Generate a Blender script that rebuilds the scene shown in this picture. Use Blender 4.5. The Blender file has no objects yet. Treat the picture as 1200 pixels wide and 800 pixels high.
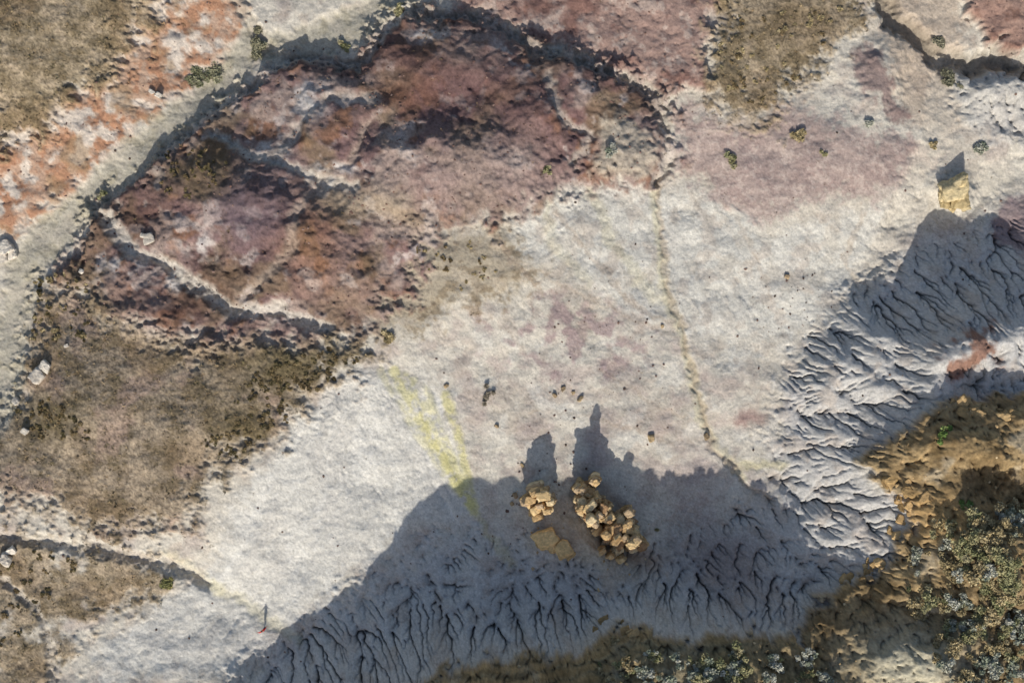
import bpy, math, random, time
import numpy as np
from mathutils import Vector
T0=time.time()
rng=np.random.default_rng(7); random.seed(7)
D=150.0            # drone height (m)
SUN_EL=math.radians(33.0); TAN=math.tan(SUN_EL)
scene=bpy.context.scene

# ------------------------------------------------------------------ helpers
def lin(c):
    c=np.asarray(c,float)/255.0
    return np.where(c<=0.04045,c/12.92,((c+0.055)/1.055)**2.4)
def sst(a,b,x):
    t=np.clip((x-a)/(b-a),0,1); return t*t*(3-2*t)
_G={}
def perlin(x,y,seed):
    if seed not in _G:
        r=np.random.default_rng(seed*131+5); a=r.random((256,256))*2*np.pi
        _G[seed]=(np.cos(a).astype(np.float32),np.sin(a).astype(np.float32))
    gx,gy=_G[seed]
    xi=np.floor(x).astype(np.int64); yi=np.floor(y).astype(np.int64)
    fx=(x-xi).astype(np.float32); fy=(y-yi).astype(np.float32)
    sx=fx*fx*fx*(fx*(fx*6-15)+10); sy=fy*fy*fy*(fy*(fy*6-15)+10)
    def g(i,j):
        a=(xi+i)&255; b=(yi+j)&255
        return gx[a,b]*(fx-i)+gy[a,b]*(fy-j)
    n0=g(0,0)*(1-sx)+g(1,0)*sx; n1=g(0,1)*(1-sx)+g(1,1)*sx
    return (n0*(1-sy)+n1*sy)*1.5
def fbm(x,y,s,o,seed,gain=0.5):
    r=0;a=1;t=0;f=1.0/s
    for k in range(o):
        r=r+a*perlin(x*f+17.3*k,y*f-9.1*k,seed+k); t+=a; a*=gain; f*=2.03
    return r/t*1.4
def ridged(x,y,s,o,seed):
    r=0;a=1;t=0;f=1.0/s
    for k in range(o):
        r=r+a*(1-2*np.abs(perlin(x*f+7.3*k,y*f-3.1*k,seed+k))); t+=a; a*=0.5; f*=2.1
    return r/t

# ------------------------------------------------------------------ macro relief (thin plate spline through surveyed points)
C=[]
def cp(px,py,h): C.append((600+(px-600)*(1-h/D),400+(py-400)*(1-h/D),h))
K=10/TAN
for px,py,E in [(200,1030,875),(270,985,788),(330,930,724),(400,895,672),(450,870,626),(500,855,594),(560,850,590),(620,845,590),(680,800,590),(740,752,594),(800,750,596),(860,748,597),(905,742,606)]:
    cp(px,py,(py-E)/(K+(py-400)/D))
for p in [(330,770,.6),(400,735,.8),(470,690,.9),(560,645,.6),(650,640,1.0),(760,650,1.1),(850,635,.9),(905,600,.6),(925,560,.5),(925,470,.4),(945,405,.4),(1010,345,.4),(1080,300,.4),(1150,265,.5),(1210,250,.6),
          (470,750,3.4),(560,720,2.9),(620,750,5.0),(690,745,5.8),(700,695,2.8),(800,700,3.4),(880,690,3.6),
          (945,690,4.2),(990,650,4.0),(960,560,2.2),(1000,500,4.0),(970,450,2.4),(1000,600,4.6),
          (990,720,6.4),(1040,665,6.4),(1060,600,7.2),(1025,545,6.3),(1065,490,7.8),
          (1010,400,3.4),(1060,425,6.4),(1120,405,8.3),(1190,398,8.9),(1090,350,3.6),(1160,330,4.2),(1150,455,7.4),(1200,460,7.6),(1120,492,9.8),(1190,495,10.4),(1180,570,8.2),(1100,575,9.4),
          (1150,640,11.4),(1190,740,11.3),(1070,735,9.2),(1020,790,8.8),(900,800,10.3),(780,800,10.4),(1100,800,10.5)]: cp(*p)
for p in [(500,1050,11),(800,1000,11),(1100,1000,12),(1450,1000,12),(1450,600,12),(1450,420,10),(1450,230,2),(1450,0,1.5),(200,1150,9),(0,1050,2.5),(-250,1000,1),(-250,600,1),(-250,200,1),(0,-250,2),(500,-250,2),(1000,-250,2),
          (100,800,.3),(0,700,.2),(200,700,.3),(300,640,1.3),(350,560,1.8),(420,440,2.6),(500,520,.9),(560,600,.3),(450,620,.5),(350,700,.2),(600,500,.6),(700,500,.4),(800,500,.2),(870,560,.1),(870,450,.5),(800,400,.5),(700,400,1.1),(600,380,1.7),
          (560,300,2.6),(650,250,2.4),(700,300,1.2),(770,250,.9),(850,300,1.0),(920,350,.6),(950,270,1.2),(1050,220,1.4),(1150,180,1),(1000,120,2),(900,180,2.4),(850,100,2.8),(900,30,3),(1150,60,1),(1200,120,1),
          (700,40,1.6),(550,0,1.2),(400,20,.4),(250,100,.3),(100,240,0),(20,330,-.2),(10,450,-.3),(0,580,.5),(100,500,2.2),(250,450,2.6),(150,600,1.4),(500,150,2.2),(350,150,1.7),(300,300,1.8),(180,250,1.2),(60,80,2.6),(150,20,2.5),(0,200,1.2)]: cp(*p)
C=np.array(C); S=1/500.0
P=C[:,:2]*S; n=len(P)
def phi(r2): return 0.5*r2*np.log(r2+1e-12)
A=np.zeros((n+3,n+3)); A[:n,:n]=phi(((P[:,None]-P[None])**2).sum(-1))+np.eye(n)*2e-4
A[:n,n]=1;A[:n,n+1:]=P;A[n,:n]=1;A[n+1:,:n]=P.T
w=np.linalg.solve(A,np.concatenate([C[:,2],[0,0,0]]))
tu=np.arange(-500,1701,5.0); tv=np.arange(-400,1501,5.0)
TU,TV=np.meshgrid(tu*S,tv*S)
HT=w[n]+w[n+1]*TU+w[n+2]*TV
for i in range(n): HT+=w[i]*phi((TU-P[i,0])**2+(TV-P[i,1])**2)
HT=np.clip(HT,-1.5,17)
def bil(T,u0,v0,st,u,v):
    a=np.clip((u-u0)/st,0,T.shape[1]-1.001); b=np.clip((v-v0)/st,0,T.shape[0]-1.001)
    i=a.astype(int); j=b.astype(int); fa=a-i; fb=b-j
    return (T[j,i]*(1-fa)+T[j,i+1]*fa)*(1-fb)+(T[j+1,i]*(1-fa)+T[j+1,i+1]*fa)*fb
def macro(u,v): return bil(HT,-500,-400,5.0,u,v)
def g(pts):                       # surveyed outline point -> plan position on the relief
    o=[]
    for px,py in pts:
        u,v=px,py
        for _ in range(6):
            h=float(macro(np.array([u]),np.array([v]))[0]); u=600+(px-600)*(1-h/D); v=400+(py-400)*(1-h/D)
        o.append((u,v))
    return o

# ------------------------------------------------------------------ masks
mu0,mv0,ms=-120.0,-120.0,4.0
MU,MV=np.meshgrid(np.arange(mu0,1321,ms),np.arange(mv0,1121,ms))
def segd(pts,closed):
    d=np.full(MU.shape,1e9); q=pts+[pts[0]] if closed else pts
    for (x0,y0),(x1,y1) in zip(q[:-1],q[1:]):
        dx,dy=x1-x0,y1-y0; t=np.clip(((MU-x0)*dx+(MV-y0)*dy)/(dx*dx+dy*dy+1e-9),0,1)
        d=np.minimum(d,(MU-x0-t*dx)**2+(MV-y0-t*dy)**2)
    return np.sqrt(d)
def sdpoly(pts):
    pts=g(pts); d=segd(pts,True); ins=np.zeros(MU.shape,bool); q=pts+[pts[0]]
    for (x0,y0),(x1,y1) in zip(q[:-1],q[1:]):
        if y0==y1: continue
        ins^=((y0>MV)!=(y1>MV))&(MU<(x1-x0)*(MV-y0)/(y1-y0)+x0)
    return np.where(ins,d,-d)

# ------------------------------------------------------------------ axes of the one ground sheet
STEP=1.2
uc=np.arange(-60,1261,STEP); vc=np.arange(-60,1001,STEP)
def ext(c):
    s=STEP; k=[]; x=0
    for _ in range(66): s*=1.13; x+=s; k.append(x)
    k=np.array(k); return np.concatenate([c[0]-k[::-1],c,c[-1]+k]),len(k)
U1,nu=ext(uc); V1,nv=ext(vc)
U,V=np.meshgrid(U1,V1)
sl=(slice(nv,nv+len(vc)),slice(nu,nu+len(uc)))
def mirror(x,a,b):
    L=b-a; t=np.mod(x-a,2*L); return a+np.where(t>L,2*L-t,t)
far=sst(0,2500,np.maximum(np.maximum(-U-300,U-1500),np.maximum(-V-300,V-1300)))
wu=fbm(U,V,55,4,11)*13; wv=fbm(U,V,55,4,21)*13
fu=fbm(U,V,10,2,31)*3.2; fv=fbm(U,V,10,2,36)*3.2
UW=mirror(U+wu+fu,-110,1310); VW=mirror(V+wv+fv,-110,1110)
US=mirror(U+wu*.5+fu*1.2,-110,1310); VS=mirror(V+wv*.5+fv*1.2,-110,1110)
N20=fbm(U,V,22,4,41); N7=fbm(U,V,7,3,51); N80=fbm(U,V,90,4,61); N3=perlin(U/3.1,V/3.1,71); N2=rng.standard_normal(U.shape).astype(np.float32)
def zone(pts,soft=6,na=5):
    return sst(-soft,soft,bil(sdpoly(pts),mu0,mv0,ms,UW,VW)+N20*na*1.5+N7*na*.8)
def line(pts,wd,soft=4,wv_=0.5,straight=False):
    d=bil(segd(g(pts),False),mu0,mv0,ms,*((US,VS) if not straight else (U+wu*.12+fu*.5,V+wv*.12+fv*.5)))
    ww=wd*(1+wv_*N20)
    return 1-sst(0,1,(d-ww/2)/soft)
print('masks',time.time()-T0)

Z={}
Z['grTL']=zone([(-130,-130),(195,-130),(185,10),(160,40),(150,75),(130,95),(95,105),(70,140),(30,165),(-130,190)],14,14)
Z['orTL']=zone([(150,-130),(290,-130),(285,30),(270,60),(235,85),(190,120),(150,160),(110,200),(60,245),(25,265),(-130,280),(-130,150),(50,130),(130,80)],10,12)
redpoly=[(450,30),(480,15),(540,22),(600,40),(640,65),(700,82),(760,105),(785,130),(790,195),(750,210),(680,212),(640,240),(570,262),(530,262),(490,290),(480,340),(440,375),(400,392),(350,400),(300,392),(250,402),(190,392),(120,350),(60,335),(85,300),(110,255),(160,215),(205,172),(255,130),(310,92),(340,76),(420,75)]
Z['red']=zone(redpoly,20,17)
Z['redN']=zone([(450,28),(480,12),(540,20),(600,36),(640,60),(700,78),(760,100),(790,128),(790,190),(700,195),(560,225),(450,300),(400,375),(280,372),(245,345),(190,330),(120,330),(85,300),(110,255),(160,215),(205,172),(255,130),(310,92),(340,76),(420,75)],15,11)
Z['redS']=zone([(300,-130),(800,-130),(780,60),(720,150),(580,190),(460,240),(380,330),(250,330),(80,300),(60,200)],75,10)
Z['grL']=zone([(45,345),(60,330),(110,345),(180,390),(240,402),(300,395),(340,402),(390,398),(425,405),(425,425),(380,445),(345,490),(290,530),(240,565),(225,615),(110,625),(60,600),(-20,560),(-40,470),(20,470),(35,420)],22,20)
Z['redTR']=zone([(500,-130),(850,-130),(840,40),(815,70),(830,100),(790,115),(740,95),(690,72),(640,50),(590,30),(530,8)],9,9)
Z['grTR']=zone([(840,-130),(1020,-130),(1015,25),(985,45),(960,80),(925,110),(895,150),(860,140),(830,100),(825,60),(845,30)],20,20)
Z['pur']=zone([(790,115),(860,150),(930,120),(1000,150),(1090,165),(1095,190),(1050,215),(980,235),(920,250),(880,262),(850,232),(800,210)],12,14)
Z['maTR']=zone([(1135,-130),(1320,-130),(1320,70),(1200,62),(1160,50),(1135,25)],6,5)
Z['puTR']=zone([(995,55),(1030,60),(1045,110),(1070,140),(1040,145),(1005,100)],6,6)
Z['tanTR']=zone([(1020,-130),(1130,-130),(1130,60),(1110,150),(1050,130),(1040,60)],14,12)
Z['rlTR']=zone([(1125,75),(1165,72),(1320,90),(1320,190),(1200,185),(1140,150),(1115,120)],12,8)
Z['hill']=zone([(455,830),(510,790),(560,772),(610,762),(650,765),(690,745),(720,728),(770,745),(850,742),(930,748),(965,705),(1010,672),(1050,655),(1065,600),(1025,565),(1012,540),(1050,505),(1110,472),(1180,468),(1320,480),(1320,1120),(455,1120)],5,9)
Z['redR']=zone([(1105,410),(1130,395),(1160,392),(1175,415),(1150,430),(1125,440),(1108,432)],9,12)
Z['puR']=zone([(1165,255),(1185,235),(1230,230),(1230,300),(1185,300),(1165,285)],5,4)
Z['rill']=zone([(290,790),(350,735),(430,680),(500,635),(560,622),(640,640),(700,655),(770,640),(850,612),(900,580),(905,520),(925,450),(955,385),(1010,335),(1080,295),(1150,262),(1230,235),(1320,240),(1320,480),(1180,470),(1110,475),(1050,510),(1015,545),(1065,600),(1050,660),(970,710),(930,748),(720,735),(650,770),(510,800),(440,860),(230,1000)],30,14)
Z['veg']=zone([(440,270),(520,262),(590,262),(635,320),(600,352),(540,355),(490,388),(440,405),(420,370),(440,330)],22,18)
Z['bl']=zone([(-130,610),(20,625),(70,640),(150,650),(215,668),(190,700),(120,720),(90,760),(60,800),(50,1110),(-130,1110)],16,16)
Z['fan']=zone([(410,425),(440,430),(520,470),(560,600),(480,620),(400,690),(270,790),(120,790),(110,765),(200,700),(260,650),(270,590),(350,490)],14,8)
Z['midpk']=zone([(560,370),(660,350),(730,370),(750,420),(700,450),(650,430),(600,410)],25,22)
Z['basin']=zone([(440,420),(560,370),(800,400),(870,440),(900,560),(860,600),(580,600),(540,480)],30,15)
Z['cr1']=zone([(640,215),(700,215),(850,225),(900,270),(1000,255),(1090,215),(1020,320),(930,400),(860,430),(800,400),(690,330),(640,310),(590,280),(580,260)],15,10)
Z['dome']=zone([(700,150),(730,138),(762,155),(768,190),(735,208),(700,200)],9,6)
stream=line([(480,-40),(470,5),(430,25),(380,45),(335,58),(300,50),(280,75),(250,110),(200,148),(150,192),(100,240),(50,282),(25,330),(15,400),(5,470),(-60,560)],26,14,.4)
stream2=line([(262,-60),(285,15),(315,55)],9,8)
w_out=line([(340,66),(400,78),(430,72),(455,38),(480,14),(530,16),(590,36),(630,62),(690,80),(750,102),(778,125),(780,190),(768,212)],3,9)
bank_shade=line([(340,70),(400,84),(438,78),(465,48),(490,24),(530,24),(590,44),(630,72),(690,90),(750,112),(772,132)],9,12)
w_in1=line([(130,255),(160,295),(205,315),(245,345),(272,368),(330,366),(385,384)],4,11)
w_in2=line([(255,160),(300,188),(340,200),(375,212),(420,222)],2,9)
w_in3=line([(200,175),(250,135),(310,92),(345,72)],3,9)
w_in4=line([(640,95),(665,150),(690,165),(670,195)],1,8)
w_in5=line([(330,195),(350,150),(390,120),(440,120)],1,11)
w_in6=line([(430,150),(420,190),(380,212),(350,250),(345,300),(300,340),(275,362)],1,9)
w_bl=line([(-80,628),(20,630),(80,636),(140,650),(190,655),(240,682)],1,11)
w_bl3=line([(200,660),(240,682),(300,715),(345,745)],2,16)
w_bl2=line([(0,680),(40,710),(60,760),(65,820)],2,8)
w_tr=line([(1020,-60),(1045,20),(1075,45),(1110,68),(1140,75),(1165,68),(1190,80),(1250,120)],6,15)
w_tr2=line([(1110,75),(1100,120),(1100,165),(1060,240),(1030,300),(1010,330)],14,16)
w_tr3=line([(1250,180),(1190,195),(1120,240),(1060,262)],16,20)
w_mid=line([(773,212),(776,270),(780,330),(800,395),(812,435),(822,470),(832,520),(868,562),(905,585)],1,5)
print('zones',time.time()-T0)

# ------------------------------------------------------------------ height field (m)
H=macro(np.clip(U,-500,1700),np.clip(V,-400,1500))
H=H*(1-far)+far*(3+fbm(U,V,4000,4,81)*14)
def bump(px,py,r,h,ry=None,rot=0,pw=1.3,wf=.8):
    (a,b),=g([(px,py)]); ry=ry or r; c,s=math.cos(rot),math.sin(rot)
    x=U+wu*wf+fu-a; y=V+wv*wf+fv-b; X=(x*c+y*s)/r; Y=(-x*s+y*c)/ry
    return h*np.exp(-(X*X+Y*Y)**pw)
R=Z['red']
H+=Z['redN']*Z['redS']*.95+R*.2+Z['grL']*.55*(1-Z['redN'])+Z['grTL']*.65+Z['redTR']*.35+Z['grTR']*.3+Z['bl']*.25+Z['maTR']*1.2+Z['hill']*.7
for b in [(300,250,60,3.2,50),(560,195,95,2.8,60),(732,178,38,1.8,36),(410,130,38,1.3),(470,200,60,1.2,40),(215,290,30,1.2),(380,275,50,1.6,40),(150,345,45,1.4),(650,130,40,1.5),(330,340,40,1.1),
          (530,80,60,1.6,35),(620,100,50,1.3),(1030,95,25,1.3,45,.4),(380,165,30,1.2),(240,215,35,1.2),(450,260,40,.9),(700,110,30,1.0),(410,330,35,1.0),(200,370,50,1.0,25),
          (1120,225,20,1.6),(690,635,60,1.9,22,.75),(650,640,26,1.0),(630,595,18,1.0,26),(1130,600,40,1.5,30),(1170,650,60,1.6,40),(1060,765,60,2.0,30),(1135,525,50,1.6,20),(1120,412,34,1.3,16),
          (1000,190,60,.6),(540,310,70,.9,40),(20,50,60,.8),(100,450,60,.8),(250,480,50,1.0),(350,420,70,.8,30),(1175,110,40,1.4,22)]:
    H+=bump(*b)
RG=ridged(U+wu,V+wv,95,5,101); RG2=ridged(U+fu,V+fv,34,4,111); RGs=ridged(U+wu,V+wv,95,3,101)
H+=R*(RGs*1.0+RG2*.12)+(Z['orTL']+Z['redTR']+Z['maTR'])*(1-R)*(RG2*.14+RGs*.4)+Z['hill']*(RG2*.5+RG*.9)
H+=Z['rill']*(fbm(U,V,75,3,91)*1.0+ridged(U+wu,V+wv,42,3,95)*.3)*(1-Z['hill'])+Z['rlTR']*RG2*.4
def streak(cx,cy,k,seed):
    th=np.arctan2(V-cy+wv*.9+fv,U-cx+wu*.9+fu); r=np.hypot(U-cx,V-cy)
    return fbm(th*k,r/130,1,4,seed)
s1=streak(430,330,24,141); s2=streak(760,90,24,151)
smod=sst(-.45,.35,N80)
H+=Z['fan']*s1*.17*smod+Z['cr1']*s2*.14*smod
H+=Z['hill']*(.2*np.sin(H*4.0+N20*1.5))
for m,d in [(stream,.4),(stream2,.35),(w_out,.85),(w_in1,.8),(w_in2,.5),(w_in3,.5),(w_in4,.5),(w_in5,.35),(w_in6,.45),(w_bl,.7),(w_bl3,.25),(w_bl2,.5),(w_tr,1.7),(w_tr2,.3),(w_tr3,.25),(w_mid,.22)]:
    H-=m*d
veg=np.clip(Z['grTL']+Z['grL']+Z['grTR']+Z['bl']*sst(-.4,.2,N80+N20*.5+.15),0,1)*(1-R*.6)
H+=fbm(U,V,130,4,125)*.6+fbm(U,V,40,4,121)*.24+N7*.04*(1+1.2*veg)+N20*.10*veg+R*N7*.025+N3*.010

def blur(a,k):
    for _ in range(k):
        p=np.pad(a,1,mode='edge'); a=(p[:-2,1:-1]+p[2:,1:-1]+p[1:-1,:-2]+p[1:-1,2:]+2*a)/6
    return a
def flow(h,jit,seed):
    r=np.random.default_rng(seed); ny,nx=h.shape; p=np.pad(h,1,constant_values=1e9)
    best=np.zeros(h.shape); rec=np.full(h.shape,-1,np.int64); idx=np.arange(h.size).reshape(h.shape)
    for dy in(-1,0,1):
        for dx in(-1,0,1):
            if dx==0 and dy==0: continue
            s=(h-p[1+dy:1+dy+ny,1+dx:1+dx+nx])/math.hypot(dx,dy)
            s=s*(1-jit+2*jit*r.random(h.shape)); m=s>best
            best=np.where(m,s,best); rec=np.where(m,idx+dy*nx+dx,rec)
    order=np.argsort(-h,axis=None).tolist(); Rr=rec.ravel().tolist(); Ac=[1.0]*h.size
    for i in order:
        j=Rr[i]
        if j>=0: Ac[j]+=Ac[i]
    return np.array(Ac).reshape(h.shape)
h=H[sl].copy()
edge=sst(0,40,np.minimum(np.minimum(U[sl]+58,1256-U[sl]),np.minimum(V[sl]+58,996-V[sl])))
vary=sst(-.35,.3,fbm(U,V,65,3,99)[sl])
zr=Z['rill'][sl]*edge*(.45+.5*vary)
zr*=1-.22*sst(880,960,U[sl])*sst(430,480,V[sl])
rvar=sst(-.1,.4,fbm(U,V,70,3,97)[sl])
er=np.clip(zr*(1-.5*Z['hill'][sl])*1.2+R[sl]*(.10+.28*rvar)+.55*Z['hill'][sl]+.22*Z['orTL'][sl]+.18*Z['redTR'][sl]+.25*Z['maTR'][sl]+.7*Z['rlTR'][sl]+.13,0,1.1)*edge
er*=(1-.8*veg[sl]*(1-R[sl]))
carved=np.zeros_like(h)
q=4; hc=blur(h,3)[::q,::q]; hc=hc+np.random.default_rng(5).standard_normal(hc.shape)*.08
for it in range(4):
    a=flow(hc,.45,it); dpt=.17*np.clip(np.log2(a/6),0,7); hc=hc-dpt*er[::q,::q]*.45
ac=.19*np.clip(np.log2(a/6),0,7); ac=np.maximum(ac*.75,blur(ac,1))
gy,gx=np.mgrid[0:h.shape[0],0:h.shape[1]]
dc=bil(ac,0,0,float(q),gx+fu[sl]*.8,gy+fv[sl]*.8)
h-=dc*er*.72; carved+=dc*er*.72
for it in range(4):
    hn=h+np.random.default_rng(50+it).standard_normal(h.shape)*.022
    a=flow(hn,.45,20+it); d=np.clip(np.log2(a/13),0,8)
    d=.072*d; d=np.maximum(d*.95,blur(d,1)*1.1)
    e2=er*(1-.45*R[sl]); h-=d*e2*.75; carved+=d*e2*.75
h=h*.8+blur(h,1)*.2
rb=R[sl][...]; h=h*(1-.5*rb)+blur(h,2)*.5*rb
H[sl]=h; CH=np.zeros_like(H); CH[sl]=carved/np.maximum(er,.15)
FL=np.zeros_like(H); FL[sl]=blur(np.clip(np.log2(a/40),0,6),1)*edge
CV=np.zeros_like(H); hb=blur(h,14); CV[sl]=np.clip((hb-blur(h,2))/.25,-1.5,1.5)*edge   # + = hollow, - = crest
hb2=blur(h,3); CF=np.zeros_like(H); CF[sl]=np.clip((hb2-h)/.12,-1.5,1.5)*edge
print('erosion',time.time()-T0)

# ------------------------------------------------------------------ base colours
L=0.93
col=np.empty(U.shape+(3,)); col[:]=lin((197,190,176))
def lay(m,c,k=1.0):
    m=np.clip(m*k,0,1)[...,None]; col[:]=col*(1-m)+lin(c)*m
lay(sst(0,.5,N80),(180,170,155),.65)
lay(sst(.1,.5,fbm(U,V,60,4,131)),(168,153,144),.55)
lay(Z['cr1'],(199,196,186),.8)
lay(Z['fan'],(202,199,190),.85)
lay(Z['rill'],(184,182,178),.85)
n45=fbm(U,V,38,5,137)
lay(Z['basin']*sst(.0,.4,n45),(166,151,144),.55); lay(Z['basin']*sst(.1,.45,-n45),(206,202,191),.5)
lay(Z['midpk']*sst(-.15,.3,N20+N80*.5),(146,125,124),.75)
lay(sst(.12,.4,fbm(U,V,28,4,138))*(1-Z['fan']),(174,160,146),.45)
lay(Z['cr1']*sst(.1,.4,n45),(182,174,160),.5)
lay(Z['veg'],(156,143,120),.75); lay(Z['veg']*sst(0,.4,N20+N7*.5),(118,104,83),.65); lay(Z['veg']*sst(.1,.4,-n45),(178,166,148),.5)
lay(Z['fan']*sst(.0,.5,s1)*smod,(184,180,172),.5); lay(Z['fan']*sst(.1,.6,-s1),(218,215,206),.4)
lay(Z['cr1']*sst(.0,.5,s2)*smod,(182,174,162),.5); lay(Z['cr1']*sst(.1,.6,-s2)*smod,(214,210,199),.4)
for pts,wd,k in [([(445,432),(480,495),(520,555),(550,594)],1,.4),([(462,436),(490,490),(525,550),(550,592)],5,.65),([(484,446),(510,500),(535,555),(551,592)],3,.5),([(498,455),(520,505),(540,560),(552,596)],1,.45),([(521,462),(537,510),(549,560),(556,600)],4,.7),([(475,440),(500,500),(530,556),(549,590)],2,.55)]:
    lay(line(pts,wd,6,1.2,True)*sst(-.8,.1,N20+N7*.7),(198,190,130),k)
for pts,wd,k in [([(768,215),(770,270),(776,330),(795,390),(815,450),(825,500),(850,535),(870,560)],2,.4),([(870,545),(920,545)],3,.5),([(250,685),(300,715),(350,750)],5,.3),([(200,650),(260,690)],5,.25),([(690,225),(720,290),(770,350)],4,.25),([(556,600),(580,630),(600,660)],3,.4),([(640,240),(650,290),(690,330)],3,.2)]:
    lay(line(pts,wd,8),(194,184,138),k)
lay(w_mid,(160,143,122),.55)
for pts,wd,k in [([(560,260),(600,300),(640,350)],2,.5),([(640,230),(690,300),(740,350),(785,380)],3,.35),([(850,235),(880,290),(905,350)],2,.3),([(1010,330),(990,300),(1010,250)],4,.35),([(590,290),(650,330),(720,360),(790,395)],2,.3),([(620,480),(700,490),(790,520)],2,.3),([(700,430),(760,470),(820,495)],2,.3)]:
    lay(line(pts,wd,3),(166,148,128),k)
lay(Z['pur'],(152,131,125),.78); lay(Z['pur']*sst(.1,.4,N7+N20),(182,168,157),.45)
lay(Z['tanTR'],(172,153,133),.65); lay(Z['rlTR'],(178,175,168),.8)
lay(Z['redTR'],(144,116,106),.88); lay(Z['redTR']*sst(.0,.5,N20+N80),(114,84,76),.75); lay(Z['redTR']*sst(.1,.5,-N20+N7*.5),(182,166,154),.6)
lay(Z['orTL'],(174,144,122),.9); lay(Z['orTL']*sst(-.05,.4,N20+N7*.4-CV*.2),(158,114,86),.75); lay(Z['orTL']*sst(.05,.35,-N20*.7+N80*.5+CV*.15),(204,193,179),.9); lay(Z['orTL']*sst(.1,.4,fbm(U,V,60,4,135)),(142,118,90),.65)
lay(Z['puTR'],(124,102,99),.8); lay(Z['puR'],(132,112,113),.8)
lay(Z['maTR'],(148,114,100),.85); lay(Z['maTR']*sst(0,.4,N20),(118,86,74),.6)
lay(R,(130,108,102),.95)
bandf=np.sin(H*3.1+fbm(U,V,50,4,155)*4)
lay(R*sst(-.2,.4,fbm(U,V,110,4,165)),(106,82,79),.75)
lay(R*sst(-.1,.5,fbm(U,V,70,5,161)+.2*bandf),(112,88,87),.7)
lay(R*sst(.15,.45,fbm(U,V,48,5,171)+.1*bandf),(128,94,72),.75)
lay(R*sst(.1,.4,fbm(U,V,85,5,181)-.15*bandf),(156,140,130),.75)
lay(R*sst(.0,.35,fbm(U,V,75,5,201)),(112,96,74),.65)
lay(R*sst(.22,.48,fbm(U,V,35,5,191)),(182,170,162),.7)
lay(R*bump(300,245,52,1),(106,92,97),.8); lay(R*bump(565,205,80,1,48),(144,128,121),.8); lay(Z['dome'],(168,158,142),.85)
lay(R*bump(490,75,90,1,35,.2),(98,72,64),.65); lay(R*bump(460,120,44,1,16),(132,90,66),.6); lay(R*bump(370,290,34,1,56),(130,96,72),.55); lay(R*bump(560,110,80,1,32),(96,73,73),.7); lay(R*bump(640,120,34,1,34),(104,79,76),.6)
lay(R*bump(440,240,70,1,22,.3),(160,146,127),.65); lay(R*bump(240,205,60,1,28),(106,92,70),.75); lay(R*bump(90,350,60,1,40),(120,104,82),.7); lay(R*bump(210,350,60,1,28),(98,72,64),.65); lay(R*bump(160,260,50,1,26),(100,76,66),.65); lay(R*bump(420,350,50,1,25),(136,116,102),.6)
lay(R*sst(.3,1.2,CV+N20*.5),(170,157,147),.4)
lay(R*sst(.3,1.2,-CV+N20*.5)*sst(-.3,.3,N80),(90,67,61),.5)
lay(w_in6*R,(168,154,140),.5)
for b in [(365,125,24,1,26),(320,178,24,1,9,.4),(155,310,26,1,10),(235,290,22,1,14,.6),(400,200,30,1,8),(600,70,30,1,8,.3),(205,330,14,1,8),(500,45,20,1,8)]: lay(bump(*b)*R*sst(-.3,.2,N20),(198,193,187),.75)
# vegetated ground
for k in('grTL','grL','grTR'): lay(Z[k]*(1-.7*R),(136,121,96) if k!='grL' else (132,117,97),.9)
lay(Z['bl']*sst(-.4,.2,N80+N20*.5+.15),(138,123,100),.9)
n32=fbm(U,V,32,5,215)
lay(veg*sst(.0,.35,n32+N7*.3),(98,86,65),.65); lay(veg*sst(.1,.4,-n32+N7*.3),(164,148,126),.6)
lay(veg*sst(.1,.5,N80),(122,102,78),.4)
lay(Z['grL']*sst(.15,.5,fbm(U,V,60,4,211)),(150,130,117),.65)
lay(Z['grL']*bump(350,425,80,1,30),(94,84,60),.8); lay(Z['grL']*bump(290,500,50,1,30,.6),(100,88,62),.75); lay(Z['grL']*bump(60,490,50,1,30),(98,88,64),.6)
lay(Z['grTR']*bump(930,30,70,1,40),(118,102,80),.6)
# washes
lay(stream,(168,162,146),.9); lay(stream2,(174,166,150),.7); lay(stream*sst(.0,.4,N20),(152,145,125),.6); lay(stream*sst(.0,.4,-n32),(186,177,161),.5)
for m,k in [(w_out,.6),(w_in1,.85),(w_in2,.8),(w_in3,.5),(w_in4,.5),(w_in5,.5),(w_bl,.4),(w_bl2,.5)]: lay(m,(192,185,173),k)
lay(bank_shade*R,(88,68,63),.55)  # not a wash: shade of the red rim's bank painted as a dark band
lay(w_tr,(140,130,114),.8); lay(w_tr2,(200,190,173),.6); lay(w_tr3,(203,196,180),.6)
# hill
Hm=Z['hill']
lay(Hm,(150,128,92),.95); lay(Hm*sst(0,.4,fbm(U,V,50,5,231)),(116,97,67),.75); lay(Hm*sst(.1,.4,fbm(U,V,45,5,241)),(176,151,110),.75); lay(Hm*sst(.2,.45,fbm(U,V,60,4,251)),(174,165,145),.5)
lay(Hm*sst(.2,.8,np.sin(H*4.0+N20*2)),(106,87,59),.45)
lay(bump(1060,775,60,1,40)*Hm,(180,176,156),.85); lay(bump(1080,600,40,1,26)*Hm,(186,153,105),.7); lay(bump(930,720,50,1,16)*Hm,(92,74,51),.5)
lay(bump(820,780,160,1,40)*Hm,(122,115,90),.6)
lay(Z['redR']*sst(-.4,.2,N20),(128,88,68),.85)
lay(bump(850,660,60,1,40,.5),(124,105,100),.6); lay(bump(820,560,30,1,50),(158,144,140),.4); lay(bump(875,490,18,1,10),(144,112,108),.7)
lay(bump(700,630,80,1,30,.7),(170,154,122),.5); lay(bump(760,655,25,1,12),(140,102,74),.5)
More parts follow.
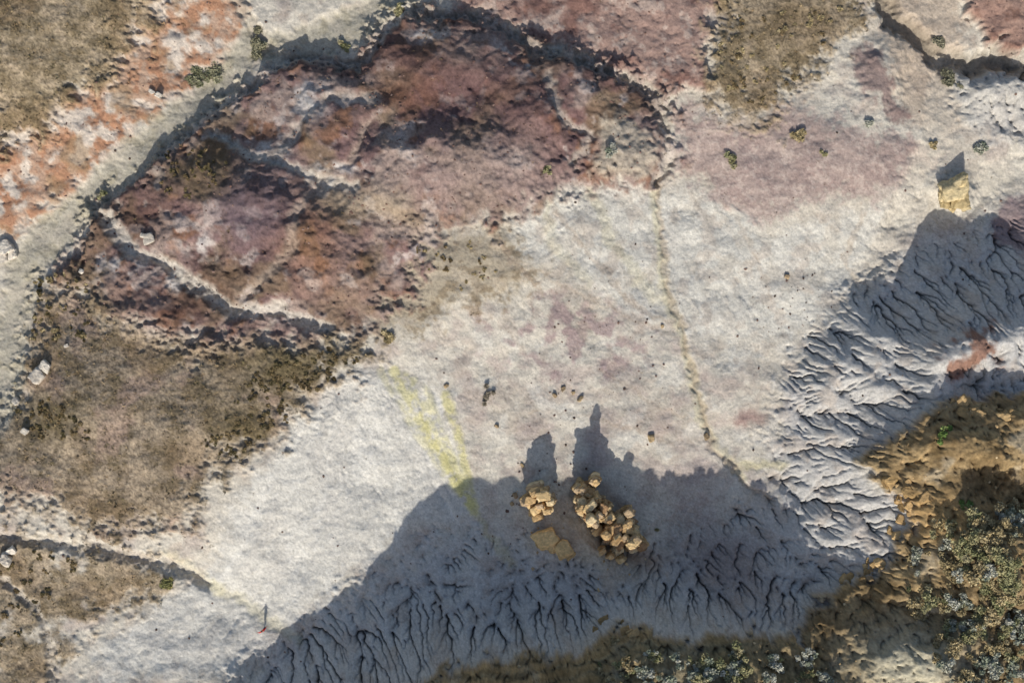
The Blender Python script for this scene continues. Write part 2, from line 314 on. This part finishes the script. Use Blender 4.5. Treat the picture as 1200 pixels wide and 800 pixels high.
lay(sst(.35,1.5,CH)*np.clip(Z['rill']*1.2,0,1)*(1-Hm),(104,101,96),.8)  # gully shade put into the clay colour along the carved rill channels
lay(sst(.6,3.2,FL)*(1-Z['rill'])*(1-veg)*(1-R),(166,154,138),.5)
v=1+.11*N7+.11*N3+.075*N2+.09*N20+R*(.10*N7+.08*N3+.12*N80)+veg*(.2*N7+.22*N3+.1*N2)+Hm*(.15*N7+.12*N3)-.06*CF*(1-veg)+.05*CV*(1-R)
spn=fbm(U,V,4.5,2,261); spz=fbm(U,V,80,3,271)
v=np.where((spn>.55)&(spz+N20*.3>-.02),v*.80,v)
v=v+.06*sst(-.3,.5,fbm(U,V,14,3,281))*Z['basin']
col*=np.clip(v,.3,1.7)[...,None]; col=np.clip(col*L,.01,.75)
print('colour',time.time()-T0)

# ------------------------------------------------------------------ build helpers
def obj(name,me,mat=None,parent=None):
    o=bpy.data.objects.new(name,me); scene.collection.objects.link(o)
    if mat: me.materials.append(mat)
    if parent: o.parent=parent
    return o
def mk(name,verts,faces,k,cols=None,mat=None,smooth=False,parent=None):
    verts=np.asarray(verts,np.float32); faces=np.asarray(faces,np.int32)
    me=bpy.data.meshes.new(name); me.vertices.add(len(verts)); me.vertices.foreach_set('co',verts.ravel())
    m=len(faces); me.loops.add(m*k); me.loops.foreach_set('vertex_index',faces.ravel())
    me.polygons.add(m); me.polygons.foreach_set('loop_start',np.arange(0,m*k,k,dtype=np.int32))
    me.update(calc_edges=True)
    me.polygons.foreach_set('use_smooth',np.full(m,smooth))
    if cols is not None:
        at=me.color_attributes.new('tint','FLOAT_COLOR','POINT'); c4=np.ones((len(verts),4),np.float32); c4[:,:3]=cols
        at.data.foreach_set('color',c4.ravel())
    return obj(name,me,mat,parent)
def material(name,rough=.95,attr=True,base=(.5,.5,.5),scale=3.0,amt=.25,bump_s=.5,bump_d=.05,det=8):
    m=bpy.data.materials.new(name); m.use_nodes=True; nt=m.node_tree; N=nt.nodes; Lk=nt.links
    b=N['Principled BSDF']; b.inputs['Roughness'].default_value=rough; b.inputs['Specular IOR Level'].default_value=.1
    tc=N.new('ShaderNodeTexCoord'); no=N.new('ShaderNodeTexNoise'); no.inputs['Scale'].default_value=scale; no.inputs['Detail'].default_value=det; no.inputs['Roughness'].default_value=.65
    Lk.new(tc.outputs['Object'],no.inputs['Vector'])
    mr=N.new('ShaderNodeMapRange'); mr.inputs['From Min'].default_value=.25; mr.inputs['From Max'].default_value=.75; mr.inputs['To Min'].default_value=1-amt; mr.inputs['To Max'].default_value=1+amt
    Lk.new(no.outputs['Fac'],mr.inputs['Value'])
    vm=N.new('ShaderNodeVectorMath'); vm.operation='SCALE'; Lk.new(mr.outputs['Result'],vm.inputs['Scale'])
    if attr:
        a=N.new('ShaderNodeAttribute'); a.attribute_name='tint'; Lk.new(a.outputs['Color'],vm.inputs[0])
    else: vm.inputs[0].default_value=base
    Lk.new(vm.outputs['Vector'],b.inputs['Base Color'])
    if bump_s>0:
        bp=N.new('ShaderNodeBump'); bp.inputs['Strength'].default_value=bump_s; bp.inputs['Distance'].default_value=bump_d
        Lk.new(no.outputs['Fac'],bp.inputs['Height']); Lk.new(bp.outputs['Normal'],b.inputs['Normal'])
    return m
M_ground=material('badlands_clay',.97,scale=4.0,amt=.18,bump_s=.6,bump_d=.12,det=5)
M_rock=material('sandstone',.92,scale=2.2,amt=.4,bump_s=.9,bump_d=.2)
M_leaf=material('leaf',.8,scale=3,amt=.2,bump_s=0,det=2)
M_grass=material('dry_grass_blades',.9,scale=1.2,amt=.2,bump_s=0,det=2)

ny,nx=U.shape
verts=np.stack([(U-600)/10,(400-V)/10,H],-1).reshape(-1,3)
ii=np.arange(ny*nx,dtype=np.int32).reshape(ny,nx)
quads=np.stack([ii[:-1,:-1],ii[1:,:-1],ii[1:,1:],ii[:-1,1:]],-1).reshape(-1,4)
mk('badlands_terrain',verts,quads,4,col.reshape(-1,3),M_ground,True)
print('terrain mesh',len(verts),time.time()-T0)
Hc=H[sl]
def gz(x,y):
    u=np.asarray(x)*10+600; v_=400-np.asarray(y)*10
    return bil(Hc,uc[0],vc[0],STEP,u,v_)
def mval(F,u,v_): return bil(F[sl],uc[0],vc[0],STEP,u,v_)
def place(px,py,hh=0):
    (u,v_),=g([(px,py)])
    for _ in range(3):
        z=float(gz((u-600)/10,(400-v_)/10))+hh; u=600+(px-600)*(1-z/D); v_=400+(py-400)*(1-z/D)
    x,y=(u-600)/10,(400-v_)/10
    return x,y,float(gz(x,y))

# ------------------------------------------------------------------ dry grass
def tufts(n,dens,name,pal,smin,smax,blades=9):
    u=rng.uniform(-40,1240,n); v_=rng.uniform(-40,900,n); keep=rng.random(n)<mval(dens,u,v_); u=u[keep];v_=v_[keep];m=len(u)
    x=(u-600)/10;y=(400-v_)/10;z=gz(x,y); s=rng.uniform(smin,smax,m)*(.7+.6*rng.random(m))
    B=blades; a=rng.random((m,B))*2*np.pi; ln=s[:,None]*rng.uniform(.6,1.1,(m,B)); lean=rng.uniform(.45,1.1,(m,B))
    dx,dy=np.cos(a),np.sin(a); wd=.16*ln
    base=np.stack([x[:,None]+dx*.05,y[:,None]+dy*.05,np.repeat(z[:,None]-.03,B,1)],-1)
    side=np.stack([-dy*wd,dx*wd,0*wd],-1)
    tip=base+np.stack([dx*ln*lean,dy*ln*lean,ln*(1.0-.65*lean)],-1)
    vv=np.stack([base-side,base+side,tip],2).reshape(-1,3); f=np.arange(len(vv)).reshape(-1,3)
    pal=np.array([lin(p) for p in pal]); c=pal[rng.integers(0,len(pal),m)]*rng.uniform(.75,1.25,(m,1))
    gc=np.stack([mval(col[...,k],u,v_) for k in range(3)],-1); c=c*.55+gc*.5
    mk(name,vv,f,3,np.repeat(c,B*3,0),M_grass); print(name,m)
clump=sst(-.3,.3,n32+.4*N7)
tufts(46000,np.clip(veg*(.12+.88*clump)*(1-.75*R),0,1),'dry_grass',[(150,132,100),(164,144,108),(120,104,76),(104,98,66),(146,122,88),(88,80,56)],.18,.40)
sparse=(R*.25+Z['veg']*.5+Z['orTL']*.12+Z['redTR']*.10+Z['pur']*.06+Z['hill']*.5+.008)*sst(.0,.5,N20+.5*N80)
tufts(36000,np.clip(sparse,0,1),'sparse_scrub_grass',[(128,110,78),(106,96,66),(150,128,90)],.14,.32,7)

# ------------------------------------------------------------------ shrubs
def shrub_geo(x,y,z,r,pal,leaf=.13,dens=420,flat=1.0):
    n=int(dens*r*r)+50; k=max(4,int(6*r)+2)
    lob=np.stack([rng.normal(0,.45*r,k),rng.normal(0,.45*r,k),rng.uniform(.2,.65,k)*r*flat],-1); lr=rng.uniform(.26,.5,k)*r
    li=rng.integers(0,k,n); d=rng.standard_normal((n,3)); d/=np.linalg.norm(d,axis=1)[:,None]; d[:,2]=(np.abs(d[:,2])*.9-.1)*flat
    c=lob[li]+d*(lr[li]*rng.uniform(.5,1.12,n))[:,None]; c+=np.array([x,y,z])
    t=rng.standard_normal((n,3)); t[:,2]*=.5; t/=np.linalg.norm(t,axis=1)[:,None]; b=np.cross(t,rng.standard_normal((n,3))+np.array([0,0,1.2])); b/=np.linalg.norm(b,axis=1)[:,None]
    s=leaf*rng.uniform(.6,1.5,n)[:,None]
    vv=np.stack([c-t*s,c+b*s*.6,c+t*s,c-b*s*.6],1).reshape(-1,3)
    pal=np.array([lin(p) for p in pal]); lc=pal[rng.integers(0,len(pal),k)]; cc=lc[li]*rng.uniform(.75,1.25,(n,1)); cc=np.repeat(cc,4,0)
    st=[]
    for j in range(k):
        a=np.array([x,y,z-.1]); e=np.array([x,y,z])+lob[j]; sd=np.array([.03*r+.02,0,0]); s2=np.array([0,.03*r+.02,0])
        st.append([a-sd,a+sd,e,e+.01]); st.append([a-s2,a+s2,e,e+.01])
    st=np.array(st).reshape(-1,3)
    return np.concatenate([vv,st]),np.concatenate([cc,np.tile(lin((96,80,62)),(len(st),1))])
GREEN=[(144,142,104),(154,148,110),(124,124,88),(160,152,118)]; SAGE=[(164,164,148),(150,152,134),(176,175,160),(134,140,120)]; STRAW=[(166,150,112),(148,134,100),(178,162,124)]
OL=[(116,104,74),(98,90,64),(130,114,82)]; OLB=[(126,110,80),(110,96,70),(142,124,92)]
def mass(name,items,**kw):
    vs=[];cs=[]
    for px,py,r,p in items:
        x,y,z=place(px,py); a,b=shrub_geo(x,y,z,r,p,**kw); vs.append(a);cs.append(b)
    vs=np.concatenate(vs);cs=np.concatenate(cs); mk(name,vs,np.arange(len(vs)).reshape(-1,4),4,cs,M_leaf)
items=[]
def scatter(poly,n,rmin,rmax,pals):
    xs=[p[0] for p in poly];ys=[p[1] for p in poly];c=0
    while c<n:
        a=random.uniform(min(xs),max(xs));b=random.uniform(min(ys),max(ys));ins=False;j=len(poly)-1
        for i in range(len(poly)):
            if (poly[i][1]>b)!=(poly[j][1]>b) and a<(poly[j][0]-poly[i][0])*(b-poly[i][1])/(poly[j][1]-poly[i][1])+poly[i][0]: ins=not ins
            j=i
        if ins: items.append((a,b,random.uniform(rmin,rmax),random.choice(pals))); c+=1
scatter([(1065,655),(1110,600),(1160,600),(1215,580),(1215,830),(1110,830),(1090,760),(1060,700)],120,.35,1.3,[GREEN,SAGE,STRAW,STRAW])
scatter([(1120,600),(1200,600),(1200,700),(1130,690)],25,.9,1.5,[GREEN,STRAW])
scatter([(750,765),(800,770),(880,765),(960,770),(985,810),(760,830)],60,.4,1.1,[SAGE,SAGE,GREEN])
scatter([(695,740),(740,750),(760,830),(705,830)],16,.3,.8,[STRAW,GREEN])
scatter([(820,800),(980,800),(980,870),(820,870)],25,.5,1.2,[SAGE,GREEN])
mass('hill_shrub_thicket',items)
items=[]
scatter([(240,520),(300,430),(400,405),(425,420),(350,480),(270,540)],110,.2,.5,[OL,OLB])
scatter([(40,320),(110,320),(100,400),(40,400)],40,.2,.45,[OL,STRAW])
scatter([(20,460),(90,470),(110,520),(20,510)],30,.25,.5,[OL,OLB])
scatter([(190,170),(280,180),(260,230),(190,230)],36,.2,.4,[OL,OLB])
scatter([(840,20),(1000,10),(900,140),(840,100)],46,.2,.45,[OLB,STRAW])
scatter([(0,640),(100,650),(80,690),(0,760)],24,.25,.5,[OL,OLB])
scatter([(480,280),(560,280),(600,330),(520,345)],22,.12,.3,[OLB,STRAW])
mass('low_scrub_patches',items,leaf=.1,dens=480,flat=.5)
for px,py,r,p in [(237,93,1.6,[(142,140,112),(126,126,98)]),(300,55,1.4,[(144,140,114),(128,124,100)]),(937,156,1.0,STRAW),(858,185,.8,GREEN),(715,176,.8,SAGE),(1017,146,.8,SAGE),(965,180,.45,GREEN),(466,14,.9,GREEN),(642,200,.5,GREEN),
                  (1112,95,1.2,[(116,114,94),(132,128,106)]),(1100,50,.8,[(112,110,92),(130,126,106)]),(455,396,.9,STRAW),(197,683,.8,[(134,132,86),(154,146,94)]),(570,465,.8,[(164,154,132),(146,136,118)]),(1108,508,.8,[(112,134,74),(134,148,90)]),(1132,590,.7,[(112,134,74),(134,148,90)]),(1150,175,.9,SAGE),(1095,170,.6,STRAW),(770,620,.3,GREEN),(120,228,.6,GREEN),(405,55,.7,GREEN)]:
    x,y,z=place(px,py); a,b=shrub_geo(x,y,z,r,p,dens=620,flat=.62); mk('shrub',a,np.arange(len(a)).reshape(-1,4),4,b,M_leaf)

# ------------------------------------------------------------------ rocks
import bmesh
def ico(sub):
    bm=bmesh.new(); bmesh.ops.create_icosphere(bm,subdivisions=sub,radius=1); v=np.array([q_.co[:] for q_ in bm.verts]); bm.verts.index_update(); f=np.array([[q_.index for q_ in t.verts] for t in bm.faces]); bm.free(); return v,f
I3=ico(3); I1=ico(1); I4=ico(4)
def block(c,dim,rot,I=I3,planes=8,rough=.025,lump=.10,box=.82,sharp=30):
    v,f=I; nrm=rng.standard_normal((planes,3)); nrm=np.concatenate([nrm,[[1,0,0],[-1,0,0],[0,1,0],[0,-1,0],[0,0,1],[0,0,-1]]+rng.normal(0,.2,(6,3))])
    nrm/=np.linalg.norm(nrm,axis=1)[:,None]; d=np.concatenate([rng.uniform(.95,1.25,planes),rng.uniform(box-.08,box+.1,6)])
    dt=np.maximum(v@nrm.T,1e-3); rr=np.minimum(d/dt,4)
    r=-np.log(np.exp(-rr*sharp).sum(1))/sharp          # soft minimum: weathered arrises
    o=rng.uniform(0,50,3); r=r*(1+lump*perlin(v[:,0]*1.9+o[0]+v[:,2],v[:,1]*1.9+o[1]-v[:,2]*.7,301))*(1+rough*rng.standard_normal(len(v)))
    p=v*r[:,None]*np.array(dim)*.5*1.15
    c_,s_=math.cos(rot),math.sin(rot); p=np.stack([p[:,0]*c_-p[:,1]*s_,p[:,0]*s_+p[:,1]*c_,p[:,2]],1)
    return p+np.array(c),f
def rockset(name,blocks,pal,smooth=False):
    vs=[];fs=[];cs=[];o=0; pal=[lin(p) for p in pal]
    for p,f in blocks:
        vs.append(p);fs.append(f+o);o+=len(p)
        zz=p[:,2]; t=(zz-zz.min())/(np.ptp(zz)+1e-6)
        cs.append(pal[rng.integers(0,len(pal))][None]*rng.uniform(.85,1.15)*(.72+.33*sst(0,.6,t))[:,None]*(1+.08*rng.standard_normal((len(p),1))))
    return mk(name,np.concatenate(vs),np.concatenate(fs),3,np.concatenate(cs),M_rock,smooth)
OCH=[(188,158,114),(200,172,126),(170,142,102),(206,184,144),(178,154,122)]
def column(px,py,w,top,rot):
    x,y,z=place(px,py,top*.8); z-=.4; out=[]; hh=top+.4; zc=z
    while zc<z+hh-.1:
        t=min(random.uniform(.5,1.0),z+hh-zc+.15); f=1.25-.4*(zc-z)/hh
        out.append(block((x+random.gauss(0,.07),y+random.gauss(0,.07),zc+t/2),(w*f*random.uniform(.8,1.2),w*f*.8*random.uniform(.8,1.2),t*1.15),rot+random.gauss(0,.2))); zc+=t*.9
    return out
B=[]
for px,py,w_,t in [(628,577,1.3,3.3),(636,581,1.3,3.1),(622,586,1.2,3.0),(633,592,1.0,2.4),(627,598,1.1,2.0),(642,598,.9,2.2),(616,588,1.0,2.5),(631,606,1.0,1.4),(645,588,.9,2.7)]: B+=column(px,py,w_,t,.3)
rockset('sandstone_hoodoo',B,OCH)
B=[]
for px,py,w_,t in [(640,631,2.3,1.9),(661,644,1.9,1.6),(649,642,1.3,1.2),(668,650,1.0,.9),(632,636,.9,.8)]:
    x,y,z=place(px,py,t*.5); B.append(block((x,y,z+t*.3),(w_,w_*.8,t),.6,I4,9,.006,.12,.9,18))
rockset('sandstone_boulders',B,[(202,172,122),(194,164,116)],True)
B=[]
for i in range(58):
    t=i/57; px=680+68*t+random.gauss(0,5); py=584+54*t+random.gauss(0,9); top=(5.0-.9*t)*random.uniform(.78,1.03)
    if i in(7,9,12,19,20): top=5.7-.02*i
    B+=column(px,py,random.uniform(.6,1.25),top,.7+random.gauss(0,.15))
for px,py in [(700,622),(712,634),(722,645),(735,634),(716,652),(745,636),(695,612),(706,645),(728,655),(688,600)]: B+=column(px,py,random.uniform(.7,1.2),1.4,.7)
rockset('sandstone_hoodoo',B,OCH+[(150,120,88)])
B=[]
for px,py,w_,t in [(1119,222,2.6,1.7),(1126,233,2.0,1.2),(1111,237,1.3,.9),(1124,214,1.7,1.4),(1108,226,1.4,1.1),(1132,242,1.0,.7),(1117,243,.8,.6)]:
    x,y,z=place(px,py,t*.5); B.append(block((x,y,z+t*.2),(w_,w_*.85,t),.4,I4,10,.012,.18,.92,18))
rockset('yellow_sandstone_outcrop',B,[(196,178,138),(184,164,122)],True)
def singles(name,lst,pal,sub=I3):
    for px,py,s in lst:
        x,y,z=place(px,py); rockset(name,[block((x,y,z+s*.2),(s,s*random.uniform(.65,.9),s*.75),random.random()*3,sub)],pal)
singles('boulder',[(763,513,.9),(828,511,.8),(582,499,.5),(680,467,.7),(660,455,.5),(650,463,.5),(523,452,.5),(672,460,.4),(604,580,.7),(600,590,.5),(922,324,.6),(776,382,.4),(612,545,.5)],[(150,130,102),(166,144,110)])
singles('pale_boulder',[(176,280,1.3),(96,318,.7),(46,440,1.8),(54,429,1.4),(8,290,1.6),(16,297,1.2),(4,301,1.4),(186,112,.9),(178,108,.7),(8,655,1.6),(14,645,1.1),(168,276,.7),(78,405,.5),(30,505,.8),(20,470,1.0)],[(200,191,176),(186,177,163)])
B=[]
for _ in range(60):
    a,b=random.choice([((1040,560),(1100,600)),((1040,640),(1075,580)),((1110,478),(1190,480)),((990,690),(1040,660)),((700,740),(760,745))])
    t=random.random(); px=a[0]+(b[0]-a[0])*t+random.gauss(0,9); py=a[1]+(b[1]-a[1])*t+random.gauss(0,7); s=random.uniform(.3,1.0); x,y,z=place(px,py)
    B.append(block((x,y,z-.1),(s*1.5,s,s*.6),random.random()*3))
rockset('hill_sandstone_ledges',B,[(172,144,102),(156,130,90),(184,156,112)])
def pebbles(name,n,dens,smin,smax,pal):
    u=rng.uniform(-20,1220,n*12);v_=rng.uniform(-20,820,n*12);k=rng.random(n*12)<mval(dens,u,v_); u=u[k][:n];v_=v_[k][:n]; x=(u-600)/10;y=(400-v_)/10;z=gz(x,y)
    rockset(name,[block((x[i],y[i],z[i]+.01),(s,s*.8,s*.6),random.random()*3,I1,3) for i,s in enumerate(smin+(smax-smin)*rng.random(len(x))**2.5)],pal)
def blob(px,py,r): return np.exp(-(((U-px)/r)**2+((V-py)/r)**2))
pd=(blob(930,355,38)*.8+blob(660,550,34)*.9+blob(700,400,60)*.2+blob(650,460,30)*.4+blob(600,600,26)*.6+blob(760,460,70)*.1+.018)
pebbles('dark_pebbles',1300,np.clip(pd,0,1)*(1-veg),.08,.34,[(104,84,76),(84,70,62),(120,100,88)])
pebbles('mound_rubble',1300,np.clip(R*.5+Z['orTL']*.25+Z['maTR']*.2+Z['redTR']*.12,0,1),.09,.30,[(122,96,84),(100,78,72),(138,114,102)])
pebbles('ochre_rubble',600,np.clip(blob(700,630,40)*.8+blob(640,620,35)*.6+Hm*.12,0,1),.12,.5,OCH)

# ------------------------------------------------------------------ person in red
def flat(name,rgb):
    return material(name,.85,attr=False,base=tuple(lin(rgb)),scale=25,amt=.15,bump_s=.2,bump_d=.01)
x,y,z=place(310,736)
root=bpy.data.objects.new('person',None); scene.collection.objects.link(root); root.location=(x,y,z-.02); root.rotation_euler=(0,0,.5)
def skin(name,V_,E_,Rr,assign,mats,sub=2):
    me=bpy.data.meshes.new(name); me.from_pydata(V_,E_,[]); o=bpy.data.objects.new(name,me); scene.collection.objects.link(o)
    md=o.modifiers.new('s','SKIN')
    for i,rr in enumerate(Rr): me.skin_vertices[0].data[i].radius=rr if isinstance(rr,tuple) else (rr,rr)
    me.skin_vertices[0].data[0].use_root=True
    sb=o.modifiers.new('u','SUBSURF'); sb.levels=sub; sb.render_levels=sub
    dg=bpy.context.evaluated_depsgraph_get(); m2=bpy.data.meshes.new_from_object(o.evaluated_get(dg)); bpy.data.objects.remove(o)
    for m in mats: m2.materials.append(m)
    for p in m2.polygons: p.material_index=assign(p.center); p.use_smooth=True
    q_=bpy.data.objects.new(name,m2); scene.collection.objects.link(q_); q_.parent=root
mr_,mt,ms_,mh=flat('red_jacket',(214,38,34)),flat('dark_trousers',(60,58,66)),flat('skin',(190,140,112)),flat('hair',(60,44,34))
PV=[(0,0,.95),(0,0,1.15),(0,0,1.38),(0,.01,1.50),(0,.03,1.62),(0,.03,1.70),(.18,0,1.42),(.38,.06,1.24),(.56,.16,1.14),(-.18,0,1.42),(-.40,-.02,1.26),(-.58,.08,1.16),
    (.1,0,.9),(.13,.14,.5),(.14,.05,.09),(.14,.2,.05),(-.1,0,.9),(-.13,-.06,.5),(-.14,-.24,.1),(-.14,-.1,.05)]
PE=[(0,1),(1,2),(2,3),(3,4),(4,5),(2,6),(6,7),(7,8),(2,9),(9,10),(10,11),(0,12),(12,13),(13,14),(14,15),(0,16),(16,17),(17,18),(18,19)]
PR=[(.17,.13),(.16,.12),(.19,.13),.06,.11,.085,.085,.06,.042,.085,.06,.042,.11,.075,.05,.045,.11,.075,.05,.045]
def asg(c):
    if c.z>1.66 or (c.z>1.56 and c.y<0.0): return 3
    if c.z>1.5: return 2
    if abs(c.x)>.53: return 2
    if c.z>.93: return 0
    return 1
skin('body',PV,PE,PR,asg,[mr_,mt,ms_,mh])
for sgn,(hx,hy,hz) in ((1,(.56,.16,1.14)),(-1,(-.58,.08,1.16))):
    HV=[(hx,hy,hz),(hx+sgn*.07,hy+.03,hz-.02)];HE=[(0,1)];HR=[(.03,.02),(.04,.018)]
    for k,ln in enumerate((.065,.08,.075,.06)):
        o_=(k-1.5)*.02; b0=len(HV); HV+=[(hx+sgn*.10,hy+.03+o_,hz-.03),(hx+sgn*(.10+ln*.6),hy+.035+o_*1.2,hz-.045),(hx+sgn*(.10+ln),hy+.04+o_*1.2,hz-.075)]; HE+=[(1,b0),(b0,b0+1),(b0+1,b0+2)]; HR+=[.010,.009,.008]
    b0=len(HV); HV+=[(hx+sgn*.04,hy+.075,hz-.02),(hx+sgn*.07,hy+.10,hz-.04)]; HE+=[(0,b0),(b0,b0+1)]; HR+=[.011,.009]
    skin('hand',HV,HE,HR,lambda c:0,[ms_],1)

# ------------------------------------------------------------------ light, sky, camera
w_=bpy.data.worlds.new('World'); scene.world=w_; w_.use_nodes=True; nt=w_.node_tree
sky=nt.nodes.new('ShaderNodeTexSky'); sky.sky_type='NISHITA'; sky.sun_disc=False; sky.sun_elevation=SUN_EL; sky.sun_rotation=math.radians(183); sky.dust_density=2.0
nt.links.new(sky.outputs['Color'],nt.nodes['Background'].inputs['Color']); nt.nodes['Background'].inputs['Strength'].default_value=.125
sun=bpy.data.lights.new('sun','SUN'); sun.energy=4.3; sun.angle=math.radians(.5); sun.color=(1,.95,.87)
so=bpy.data.objects.new('sun',sun); scene.collection.objects.link(so)
so.rotation_euler=Vector((.05*math.cos(SUN_EL),math.cos(SUN_EL),-math.sin(SUN_EL))).to_track_quat('-Z','Y').to_euler()
cam=bpy.data.cameras.new('camera'); cam.lens=45; cam.sensor_width=36; cam.clip_end=10000; co=bpy.data.objects.new('camera',cam); scene.collection.objects.link(co); co.location=(0,0,D); scene.camera=co
scene.view_settings.view_transform='Standard'; scene.view_settings.look='None'; scene.view_settings.exposure=0
print('done',time.time()-T0)
